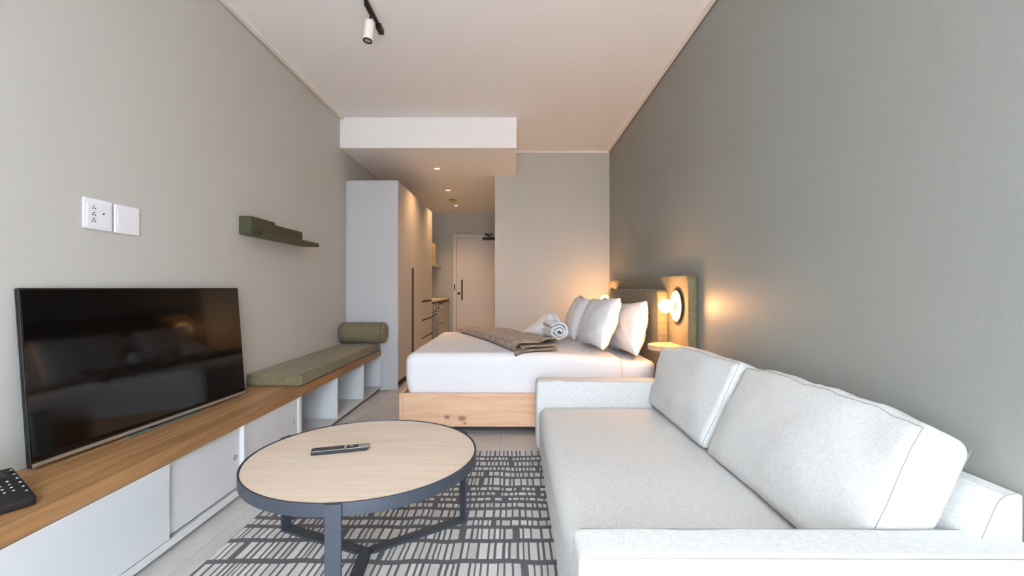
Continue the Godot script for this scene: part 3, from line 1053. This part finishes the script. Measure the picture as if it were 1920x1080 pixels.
func make_towels() -> void:
	# rolled towel, spiral end towards the room
	var sp := []
	var turns := 2.4
	var n := 90
	for i in n + 1:
		var a := TAU * turns * i / n
		sp.append([a, 0.016 + 0.072 * i / n])
	var ln := 0.30
	var half := 0.0105
	var verts := PackedVector3Array()
	var uvs := PackedVector2Array()
	var idx := PackedInt32Array()
	var ring := []
	for s in [1, -1]:
		for i in (range(n + 1) if s > 0 else range(n, -1, -1)):
			var e: Array = sp[i]
			var r: float = e[1] + s * half
			ring.append(Vector2(r * cos(e[0]), r * sin(e[0]) * 0.9))
	var m := ring.size()
	var nz := noise(88, 1.0, 2)
	var st := 14
	for k in st + 1:
		var z := ln * (float(k) / st - 0.5)
		for p in ring:
			var puff: float = 1.0 + 0.22 * nz.get_noise_2d(p.angle() * 0.8, z * 6.0)
			verts.append(Vector3(p.x * puff, p.y * puff, z + 0.012 * sin(p.length() * 60.0)))
			uvs.append(p)
	for k in st:
		for i in m:
			var a := k * m + i
			var b := k * m + (i + 1) % m
			idx.append_array([a, b, a + m, b, b + m, a + m])
	for k in [0, st]:
		for i in n:
			var a: int = k * m + i
			var b: int = k * m + i + 1
			var c: int = k * m + (m - 1 - i)
			var e: int = k * m + (m - 2 - i)
			if k == 0: idx.append_array([a, c, b, b, c, e])
			else: idx.append_array([a, b, c, b, e, c])
	var t := part("rolled_towel", mesh_from(verts, uvs, idx), M.terry, self, P(0.375, BED_TOP + 0.106, 4.14), Vector3(0, 0.18, 0))
	tag(t, "rolled white hand towel with spiral end on the bed", "towel")
	# bundled bath towel rising to a peak behind it
	var nb := noise(91, 1.0, 3)
	var bun := rbox(Vector3(0.44, 0.22, 0.30), 0.09, 5, Vector3i(18, 10, 14), func(v: Vector3) -> Vector3:
		var q := v
		var k := clampf((v.y + 0.11) / 0.22, 0.0, 1.0)
		var peak := exp(-pow((v.x - 0.10) / 0.16, 2.0))
		q.y = -0.11 + k * (0.10 + 0.125 * peak)
		q.z *= lerpf(1.0, 0.55, k * peak)
		q.x = lerpf(q.x, 0.10 + (q.x - 0.10) * 0.62, k * 0.9)
		# folds running down from the peak
		var ang := atan2(v.z, v.x - 0.10)
		var fold := 0.011 * sin(ang * 7.0 + 4.0 * nb.get_noise_2d(v.x * 4.0, v.y * 4.0)) * k
		q += Vector3(cos(ang), 0.3, sin(ang)) * fold
		q += Vector3(nb.get_noise_3d(v.x * 5.0, v.y * 5.0, v.z * 5.0), 0.6 * nb.get_noise_3d(v.x * 6.0 + 7.0, v.y * 6.0, v.z * 6.0) * k, nb.get_noise_3d(v.x * 5.0, v.y * 5.0 + 9.0, v.z * 5.0)) * 0.018
		q.y = maxf(q.y, -0.11)
		return q)
	var b := part("bath_towel", bun, M.terry, self, P(0.285, BED_TOP + 0.126, 4.56), Vector3(0, 0.2, 0))
	tag(b, "bunched white bath towel peaked on the bed by the pillows", "towel")

# ------------------------------------------------------------------ sofa
func make_sofa() -> void:
	var sf := thing("sofa", P(0.69, 0.009, 2.06), "white linen two-seat sofa with low arms against the grey-green wall", "sofa")
	var nz := noise(200, 1.0, 3)
	var org := sf.position
	# seat block
	var ssz := Vector3(0.895, 0.28, 1.795)
	part("seat", rbox(ssz, 0.05, 5, Vector3i(14, 4, 26), func(v: Vector3) -> Vector3:
		var q := v
		var k := smoothstep(0.0, 0.13, v.y)
		q.y += k * (0.007 * cos(v.x * 2.6) * cos(v.z * 1.5) + 0.006 * nz.get_noise_2d(v.x * 2.4, v.z * 2.0))
		var f := smoothstep(-0.36, -0.44, v.x)
		q.x -= f * (0.008 * cos(v.z * 1.5) + 0.004 * nz.get_noise_2d(v.z * 3.0, v.y * 4.0))
		return q), M.linen, sf, P(0.613, 0.032 + 0.14, 2.06) - org)
	# arms
	for e in [[1.02, 1.159], [2.961, 3.10]]:
		var mid: float = (e[0] + e[1]) / 2
		var s := -1.0 if mid < 2.0 else 1.0
		var al := 1.0740 if s < 0.0 else 0.985
		var ar := part("arm", rbox(Vector3(al, 0.445, 0.139), 0.022, 4, Vector3i(16, 8, 3), func(v: Vector3) -> Vector3:
			var q := v
			q.y += 0.004 * nz.get_noise_2d(v.x * 3.0, 3.0) * smoothstep(0.1, 0.22, v.y)
			q.z += 0.004 * nz.get_noise_2d(v.x * 4.0, v.y * 5.0 + mid) * signf(v.z)
			q.x -= 0.008 * smoothstep(0.047 - al / 2, 0.007 - al / 2, v.x) * cos(v.y * 5.0)
			return q), M.linen, sf, P(0.1525 + al / 2, 0.032 + 0.2225, mid) - org)
		# stitched edge on the outward and room-facing corners
		for zz in [-1, 1]:
			var path := PackedVector3Array()
			var kx := -al / 2 + 0.0075
			path.append(Vector3(kx - 0.006, -0.215, zz * 0.0625))
			path.append(Vector3(kx - 0.007, 0.0, zz * 0.0625))
			path.append(Vector3(kx - 0.004, 0.18, zz * 0.0625))
			for i in 6:
				var a := PI - PI / 2 * i / 5.0
				path.append(Vector3(-al / 2 + 0.022 + 0.0165 * cos(a), 0.2005 + 0.0165 * sin(a), zz * 0.0635))
			path.append(Vector3(0.0, 0.2165, zz * 0.0635))
			path.append(Vector3(al / 2 - 0.015, 0.2165, zz * 0.0635))
			part("seam", tube(path, 0.0014, 5), M.seam, ar)
	# back frame, sloped
	var poly := PackedVector2Array([Vector2(1.060, 0.02), Vector2(1.060, 0.300), Vector2(1.115, 0.455), Vector2(1.156, 0.550), Vector2(1.166, 0.568), Vector2(1.182, 0.580), Vector2(1.212, 0.586), Vector2(1.222, 0.580), Vector2(1.222, 0.02)])
	var bk := part("back", prism(poly, 1.92), M.linen, sf, P(0, 0, 2.06) - org)
	part("seam", tube(PackedVector3Array([P(1.062, 0.30, 1.0995), P(1.116, 0.456, 1.0995), P(1.157, 0.551, 1.0995), P(1.167, 0.569, 1.0995), P(1.183, 0.581, 1.0995), P(1.212, 0.587, 1.0995)]), 0.0011, 5), M.seam, bk, -P(0, 0, 2.06))
	var foot := lathe([Vector2(0.0001, 0.033), Vector2(0.022, 0.033), Vector2(0.016, 0.0), Vector2(0.0001, 0.0)], 12)
	for fxx in [0.24, 1.12]:
		for fd in [1.09, 3.03]:
			part("foot", foot, M.black, sf, P(fxx, 0, fd) - Vector3(org.x, 0, org.z))
	# loose back cushions
	make_back_cushion(1.165, 2.105, 0.44, 0.46, 0.155, 0.150, "white linen back cushion at the near end of the sofa", 301, 0.45, 0.455)
	make_back_cushion(2.115, 2.955, 0.42, 0.20, 0.150, 0.205, "white linen back cushion at the bed end of the sofa", 333, 0.45, 0.40)

# near/far end: lean angle, thickness and height are interpolated along the length
func make_back_cushion(d0: float, d1: float, lean0: float, lean1: float, th0: float, th1: float, label: String, seed_: int, h0: float, h1: float) -> void:
	var nz := noise(seed_, 1.0, 3)
	var ln := d1 - d0
	var map := func(v: Vector3) -> Vector3:
		# v.x in [-.5,.5] thickness, v.y in [-.5,.5] height, v.z in metres, +z = near end
		var t := clampf(0.5 - v.z / ln, 0.0, 1.0)
		var lean := lerpf(lean0, lean1, t)
		var th := lerpf(th0, th1, t)
		var hh := lerpf(h0, h1, t)
		var mid := cos(v.z / ln * PI)
		var midy := cos(clampf(v.y, -0.5, 0.5) * PI)
		var bx := v.x * th
		var puff := pow(maxf(0.0, mid), 0.6)
		bx -= 0.030 * puff * pow(maxf(0.0, midy), 0.7) * clampf(-v.x * 2.0, 0.0, 1.0)
		bx += 0.010 * nz.get_noise_2d(v.z * 2.5, v.y * 2.0) * (1.0 if v.x < 0.0 else 0.2)
		var by := (v.y + 0.5) * hh
		by -= 0.012 * smoothstep(0.2, 0.5, v.y) * (1.0 - maxf(0.0, mid)) * 0.8
		by += 0.014 * puff * smoothstep(0.35, 0.5, v.y) * cos(v.x * 2.4)
		by += 0.016 * smoothstep(0.3, 0.5, v.y) * nz.get_noise_2d(v.z * 4.0, 5.0)
		bx += th * 0.5
		var x := 0.868 + bx * cos(lean) + by * sin(lean)
		var y := 0.331 - bx * sin(lean) + by * cos(lean)
		y = maxf(y, 0.331)
		var z := v.z * (1.0 + 0.016 * midy * cos(v.x * 2.6)) * 0.982
		# keep clear of the sofa back and the wall
		var lim := 1.054 + (y - 0.309) * 0.35 + maxf(0.0, y - 0.60) * 1.2
		x = minf(x, minf(lim, 1.222))
		return P(x, y, (d0 + d1) / 2 - z)
	var r := 0.15
	# rounded in normalised space: work on a metric box, then normalise
	var mx := 0.17
	var my := 0.45
	var dat := rbox_data(Vector3(mx, my, ln), 0.040, 5, Vector3i(4, 16, 30), func(v: Vector3) -> Vector3:
		return map.call(Vector3(v.x / mx, v.y / my, v.z)))
	var cu := thing("sofa_cushion", P(1.02, 0.34, (d0 + d1) / 2), label, "cushion", "sofa back cushions")
	part("cover", mesh_from(dat[0], dat[1], dat[2]), M.linen, cu, -cu.position)
	# stitched welts round the front and back edges
	for s in [-1, 1]:
		var path := PackedVector3Array()
		var ix: float = s * (0.5 - 0.010 / mx)
		var iy := 0.5 - 0.012 / my
		var iz := ln / 2 - 0.012
		for i in 24: path.append(map.call(Vector3(ix, -iy + 2 * iy * i / 24.0, iz)))
		for i in 40: path.append(map.call(Vector3(ix, iy, iz - 2 * iz * i / 40.0)))
		for i in 25: path.append(map.call(Vector3(ix, iy - 2 * iy * i / 24.0, -iz)))
		part("seam", tube(path, 0.0011, 5), M.seam, cu, -cu.position)

func make_rug() -> void:
	var verts := PackedVector3Array()
	var a := rbox_data(Vector3(RUG_X1 - RUG_X0, 0.008, RUG_D1 - RUG_D0), 0.003, 2)
	# uv: 0..1 over the whole rug
	var uvs := PackedVector2Array()
	for v in a[0]:
		uvs.append(Vector2(v.x / (RUG_X1 - RUG_X0) + 0.5, v.z / (RUG_D1 - RUG_D0) + 0.5))
	var rg := part("rug", mesh_from(a[0], uvs, a[2]), M.rug, self, P((RUG_X0 + RUG_X1) / 2, 0.004, (RUG_D0 + RUG_D1) / 2))
	tag(rg, "charcoal and cream banded woven rug under the coffee table", "rug")

func make_coffee_table() -> void:
	var c := P(-0.598, 0.008, 1.839)
	var r := 0.446
	var ht := 0.412
	var t := thing("coffee_table", c, "round pale oak coffee table with slate metal rim and three legs", "coffee table")
	# top disc, uv in metres with the grain along x
	var seg := 96
	var verts := PackedVector3Array()
	var uvs := PackedVector2Array()
	var idx := PackedInt32Array()
	var rt := r - 0.0075
	for ring in [[0.0001, ht - 0.003], [rt - 0.001, ht - 0.003], [rt, ht - 0.004], [rt, ht - 0.034], [0.0001, ht - 0.034]]:
		for i in seg + 1:
			var an := TAU * i / seg
			var v := Vector3(ring[0] * cos(an), ring[1], ring[0] * sin(an))
			verts.append(v)
			uvs.append(Vector2(v.x + 0.6, v.z + 0.6))
	for k in 4:
		for i in seg:
			var p := k * (seg + 1) + i
			idx.append_array([p, p + 1, p + seg + 1, p + 1, p + seg + 2, p + seg + 1])
	part("tabletop", mesh_from(verts, uvs, idx), M.oak_pale, t)
	part("rim", lathe([Vector2(r - 0.0065, ht), Vector2(r - 0.001, ht), Vector2(r, ht - 0.001), Vector2(r, ht - 0.042), Vector2(r - 0.001, ht - 0.043), Vector2(r - 0.0065, ht - 0.043), Vector2(r - 0.0065, ht)], 96), M.steel_blue, t)
	for a in [-84.0, 36.0, 156.0]:
		# angle measured from +x towards far (d)
		var an := deg_to_rad(a)
		var dir := Vector3(cos(an), 0, -sin(an))
		var yaw := an
		var lg := part("leg", rbox(Vector3(0.010, ht, 0.050), 0.0012), M.steel_blue, t, dir * (r + 0.0055) + Vector3(0, ht / 2, 0), Vector3(0, yaw, 0))
		part("base_bar", rbox(Vector3(r - 0.026, 0.011, 0.050), 0.0012), M.steel_blue, t, dir * ((r + 0.026) / 2) + Vector3(0, 0.0056, 0), Vector3(0, yaw, 0))
	part("base_hub", lathe([Vector2(0.0001, 0.0112), Vector2(0.029, 0.0112), Vector2(0.029, 0.0), Vector2(0.0001, 0.0)], 6), M.steel_blue, t, Vector3.ZERO, Vector3(0, deg_to_rad(6.0), 0))
	# --- remote on the table
	var rm := thing("remote_control", P(-0.70, 0.008 + ht - 0.003, 1.845), "slim black television remote control on the coffee table", "remote")
	rm.rotation = Vector3(0, deg_to_rad(17.0), 0)
	var body := rbox(Vector3(0.222, 0.017, 0.040), 0.004, 2, Vector3i(6, 1, 1), func(v: Vector3) -> Vector3:
		var q := v
		if v.y < 0.0 and v.x > 0.085: q.x -= 0.010 * smoothstep(0.085, 0.111, v.x)
		return q)
	part("body", body, M.black, rm, Vector3(0, 0.0095, 0))
	part("face_plate", slab(0.214, 0.034, 0.006, 0.0012, 0.0004), M.black_metal, rm, Vector3(0, 0.0184, 0), Vector3(-PI / 2, 0, 0))
	var bar := rbox(Vector3(0.222, 0.0016, 0.0016), 0.0004)
	for s in [-1, 1]:
		part("edge_strip", bar, M.silver, rm, Vector3(0, 0.0165, s * 0.0199))
	part("edge_strip", rbox(Vector3(0.040, 0.0012, 0.032), 0.0004), M.silver, rm, Vector3(0.088, 0.0192, 0))
	var btn := rbox(Vector3(0.0085, 0.002, 0.007), 0.0008)
	var bm := mat(srgb(60, 60, 62), 0.5)
	var bl := mat(srgb(214, 210, 208), 0.5)
	for i in 9:
		for j in 3:
			part("button", btn, bm, rm, Vector3(-0.098 + i * 0.0125, 0.0198, -0.0105 + j * 0.0105))
	for j in 3:
		part("button", btn, mat(srgb(196, 150, 150), 0.5), rm, Vector3(0.018, 0.0198, -0.0105 + j * 0.0105))
	part("navigation_ring", lathe([Vector2(0.007, 0.002), Vector2(0.0125, 0.002), Vector2(0.0135, 0.0), Vector2(0.007, 0.0)], 20), bm, rm, Vector3(0.042, 0.0188, 0))
	part("button", lathe([Vector2(0.0001, 0.0022), Vector2(0.005, 0.0022), Vector2(0.0055, 0.0), Vector2(0.0001, 0.0)], 16), bl, rm, Vector3(0.042, 0.0188, 0))

func make_tv() -> void:
	var bl := P(-1.712, 0.437, 1.612)
	var br := P(-1.642, 0.437, 2.79)
	var right := (br - bl).normalized()
	var w := bl.distance_to(br)
	var h := 0.645
	var up := Vector3(-0.049, 0.643, 0.0).normalized()
	up = (up - right * up.dot(right)).normalized()
	var nrm := right.cross(up).normalized()
	var tv := thing("television", (bl + br) / 2 + Vector3(0, -0.0115, 0), "large black flat-screen television standing on the oak bench", "television")
	tv.transform.basis = Basis(right, up, nrm)
	tv.set_meta("kind", "thing")
	part("housing", slab(w, h, 0.004, 0.016, 0.002), M.black, tv, Vector3(0, h / 2 + 0.0115, -0.009))
	part("screen", slab(w - 0.010, h - 0.026, 0.002, 0.002, 0.0005), M.screen, tv, Vector3(0, h / 2 + 0.0115 + 0.007, -0.0003))
	part("rear_cover", slab(w * 0.8, h * 0.5, 0.02, 0.020, 0.006), M.black, tv, Vector3(0, h * 0.32, -0.0272))
	part("bottom_bezel", rbox(Vector3(w - 0.006, 0.014, 0.006), 0.0015), M.silver, tv, Vector3(0, 0.0195, 0.002))
	# centre foot: smoked glass plate on the bench, short neck
	var inv := tv.transform.basis.inverse()
	var ft := part("stand_plate", rbox(Vector3(0.42, 0.006, 0.05), 0.002), M.stand_glass, tv)
	ft.transform = Transform3D(inv * Basis(Vector3.UP, atan2(-right.z, right.x)), inv * Vector3(-0.008, 0.0035, 0.0))
	part("stand_neck", rbox(Vector3(0.16, 0.012, 0.02), 0.002), M.black, tv, Vector3(0, 0.0085, -0.010))

func make_wall_bits() -> void:
	# socket plates on the left wall
	for i in 2:
		var d: float = [1.941, 2.088][i]
		var y: float = [1.393, 1.391][i]
		var pl := thing(["socket_plate", "blank_plate"][i], P(XL, y, d), ["white wall plate with socket holes above the television", "blank white wall plate beside the socket plate"][i], "wall plate")
		part("plate", slab(0.134, 0.130, 0.006, 0.009, 0.003), M.plate_white, pl, Vector3(0.0048, 0, 0), Vector3(0, PI / 2, 0))
		part("insert", slab(0.108, 0.098 if i == 0 else 0.084, 0.003, 0.003, 0.001), M.plate_white, pl, Vector3(0.0102, -0.004, 0), Vector3(0, PI / 2, 0))
		if i == 0:
			var hole := lathe([Vector2(0.0001, 0.001), Vector2(0.0042, 0.001), Vector2(0.0042, 0.0), Vector2(0.0001, 0.0)], 12)
			var cup := lathe([Vector2(0.0001, 0.001), Vector2(0.010, 0.001), Vector2(0.0125, 0.002), Vector2(0.0135, 0.0), Vector2(0.0001, 0.0)], 18)
			for k in 3:
				part("socket", cup, M.plate_white, pl, Vector3(0.0116, 0.027 - k * 0.027, 0.026), Vector3(0, 0, -PI / 2))
				for s in [[-0.004, 0.006], [-0.004, -0.006], [0.005, 0.0]]:
					part("socket_hole", hole, M.plinth, pl, Vector3(0.0126, 0.027 - k * 0.027 + s[0], 0.026 + s[1]), Vector3(0, 0, -PI / 2)).scale = Vector3(0.7, 1, 0.7)
			part("aerial_jack", hole, M.black, pl, Vector3(0.0118, 0.006, -0.021), Vector3(0, 0, -PI / 2))
			part("rocker_switch", slab(0.034, 0.018, 0.002, 0.003, 0.001), M.plate_white, pl, Vector3(0.0122, 0.030, -0.021), Vector3(0, PI / 2, 0))
	# folded metal wall shelf
	var y0 := 1.430
	var sh := thing("wall_shelf", P(XL, y0, 3.40), "olive-green folded metal wall shelf with end pocket above the bench", "shelf")
	var o := sh.position
	var om: Material = M.olive_metal
	# back plate with rounded far corner
	part("back_plate", slab(0.885, 0.119, 0.014, 0.003, 0.001), om, sh, P(XL + 0.0018, y0 + 0.0595, 3.392) - o, Vector3(0, PI / 2, 0))
	part("end_plate", slab(0.078, 0.117, 0.007, 0.003, 0.001), om, sh, P(XL + 0.0425, y0 + 0.0585, 2.9515) - o)
	part("pocket_front", slab(0.295, 0.117, 0.010, 0.003, 0.001), om, sh, P(XL + 0.080, y0 + 0.0585, 3.099) - o, Vector3(0, PI / 2, 0))
	var poly := PackedVector2Array([Vector2(0.002, -2.95), Vector2(0.078, -2.95), Vector2(0.125, -3.0), Vector2(0.127, -3.02), Vector2(0.127, -3.868), Vector2(0.002, -3.84)])
	part("shelf_plate", prism(poly, 0.003), om, sh, Vector3(XL, y0 - 0.0015, 0) - o, Vector3(PI / 2, 0, 0))
	part("front_lip", slab(0.868, 0.030, 0.009, 0.003, 0.001), om, sh, P(XL + 0.1262, y0 + 0.0125, 3.434) - o, Vector3(0, PI / 2, 0))
	part("screw", lathe([Vector2(0.0001, 0.002), Vector2(0.006, 0.0015), Vector2(0.007, 0.0), Vector2(0.0001, 0.0)], 12), M.chrome, sh, P(XL + 0.0034, y0 + 0.055, 3.76) - o, Vector3(0, 0, -PI / 2))

func make_ceiling_lights() -> void:
	# recessed downlights in the passage soffit
	var spots := [[-0.922, 5.475], [-0.963, 6.69], [-1.003, 7.94]]
	var lab := ["round recessed downlight nearest the room in the passage ceiling", "middle recessed downlight of the passage ceiling", "recessed downlight of the passage ceiling closest to the entrance door"]
	for i in 3:
		var s := thing("downlight", P(spots[i][0], SOFFIT, spots[i][1]), lab[i], "downlight", "passage downlights")
		part("bezel", lathe([Vector2(0.034, -0.001), Vector2(0.037, -0.004), Vector2(0.044, -0.003), Vector2(0.046, 0.0), Vector2(0.034, 0.0)], 32), M.trim, s, Vector3(0, -0.0005, 0))
		var lm := StandardMaterial3D.new()
		lm.albedo_color = srgb(255, 246, 230)
		lm.emission_enabled = true
		lm.emission = Color(1.0, 0.88, 0.72)
		lm.emission_energy_multiplier = 2.2
		part("lamp_lens", lathe([Vector2(0.0001, -0.002), Vector2(0.033, -0.002), Vector2(0.033, 0.0), Vector2(0.0001, 0.0)], 32), lm, s, Vector3(0, -0.0005, 0))
		var l := SpotLight3D.new()
		l.name = "down_beam"
		l.light_color = WARM_CEIL
		l.light_energy = 2.3
		l.light_size = 0.03
		l.spot_angle = 60.0
		l.spot_angle_attenuation = 1.0
		l.spot_range = 12.0
		l.spot_attenuation = 2.0
		l.shadow_enabled = true
		s.add_child(l)
		l.position = Vector3(0, -0.006, 0)
		l.rotation = Vector3(-PI / 2, 0, 0)
	var dt := part("smoke_detector", lathe([Vector2(0.0001, -0.034), Vector2(0.030, -0.034), Vector2(0.040, -0.028), Vector2(0.050, -0.016), Vector2(0.056, -0.012), Vector2(0.056, 0.0), Vector2(0.0001, 0.0)], 32), M.detector, self, P(-0.99, SOFFIT, 7.40))
	tag(dt, "round yellowed smoke detector between the passage downlights", "smoke detector")
	# spotlight on a short ceiling track
	var tx := -0.893
	var t := thing("track_spotlight", P(tx, CEIL, 2.6), "white cylinder spotlight hanging from a short black ceiling track", "spotlight")
	var o := t.position
	bpart("track_rail", M.black, t, tx - 0.010, tx + 0.010, CEIL - 0.016, CEIL, 1.9, 3.02, 0.001)
	bpart("track_end", M.black, t, tx - 0.017, tx + 0.017, CEIL - 0.034, CEIL, 3.0, 3.085, 0.002)
	bpart("adapter", M.black, t, tx - 0.015, tx + 0.015, CEIL - 0.030, CEIL - 0.0165, 2.76, 2.90, 0.002)
	part("stem", tube(PackedVector3Array([P(tx - 0.004, CEIL - 0.028, 2.86) - o, P(tx - 0.010, CEIL - 0.075, 2.86) - o]), 0.006, 8), M.black, t)
	var hd := part("lamp_head", lathe([Vector2(0.0001, 0.0), Vector2(0.020, 0.0), Vector2(0.026, -0.004), Vector2(0.0285, -0.010), Vector2(0.0285, -0.135), Vector2(0.027, -0.137), Vector2(0.0255, -0.134), Vector2(0.0255, -0.128), Vector2(0.0001, -0.128)], 32), M.trim, t, P(tx - 0.010, CEIL - 0.070, 2.86) - o, Vector3(-0.12, 0, -0.06))
	part("lens_ring", lathe([Vector2(0.0215, -0.1385), Vector2(0.0288, -0.1375), Vector2(0.0288, -0.132), Vector2(0.0215, -0.134), Vector2(0.0215, -0.1385)], 32), M.black, hd)
	part("lens", lathe([Vector2(0.0001, -0.134), Vector2(0.0215, -0.134), Vector2(0.0215, -0.130), Vector2(0.0001, -0.130)], 24), M.lens, hd)

func make_small_things() -> void:
	# desk phone at the near end of the bench
	var ph := thing("desk_telephone", P(-1.575, 0.4255, 1.33), "black desk telephone with keypad on the oak bench", "telephone")
	ph.rotation = Vector3(0, deg_to_rad(62.0), 0)
	# wedge body: x across, z depth (front +z low, rear -z high)
	var wedge := rbox(Vector3(0.205, 0.05, 0.20), 0.012, 3, Vector3i(4, 2, 4), func(v: Vector3) -> Vector3:
		var q := v
		var k := clampf(0.5 - v.z / 0.20, 0.0, 1.0)
		var ty := clampf((v.y + 0.025) / 0.05, 0.0, 1.0)
		q.y = ty * lerpf(0.026, 0.082, k)
		return q)
	part("base", wedge, M.black, ph)
	var tilt := atan2(0.056, 0.20)
	var key := rbox(Vector3(0.0125, 0.004, 0.0095), 0.0015)
	var dot := rbox(Vector3(0.005, 0.0008, 0.004), 0.0003)
	var km := mat(srgb(34, 34, 36), 0.5)
	var white := mat(srgb(220, 220, 222), 0.6)
	for i in 5:
		for j in 4:
			var x := -0.012 + i * 0.0195
			var z := -0.012 + j * 0.0185
			var y := lerpf(0.026, 0.082, 0.5 - z / 0.20)
			var k := part("key", key, km, ph, Vector3(x, y + 0.0012, z), Vector3(tilt, 0, 0))
			part("key_legend", dot, white, k, Vector3(0, 0.0022, 0))
	for j in 6:
		var z := -0.07 + j * 0.026
		var y := lerpf(0.026, 0.082, 0.5 - z / 0.20)
		var k := part("key", key, km, ph, Vector3(0.089, y + 0.0012, z), Vector3(tilt, 0, 0))
		part("key_legend", dot, white, k, Vector3(0, 0.0022, 0))
	part("display", rbox(Vector3(0.09, 0.003, 0.035), 0.001), M.dark_glass, ph, Vector3(0.028, 0.0715, -0.062), Vector3(tilt, 0, 0))
	var hs := rbox(Vector3(0.045, 0.030, 0.195), 0.012, 3, Vector3i(2, 2, 12), func(v: Vector3) -> Vector3:
		return v + Vector3(0, 0.014 * cos(v.z * 15.0) - 0.004, 0))
	part("handset", hs, M.black, ph, Vector3(-0.074, 0.080, 0.0), Vector3(tilt, 0, 0))
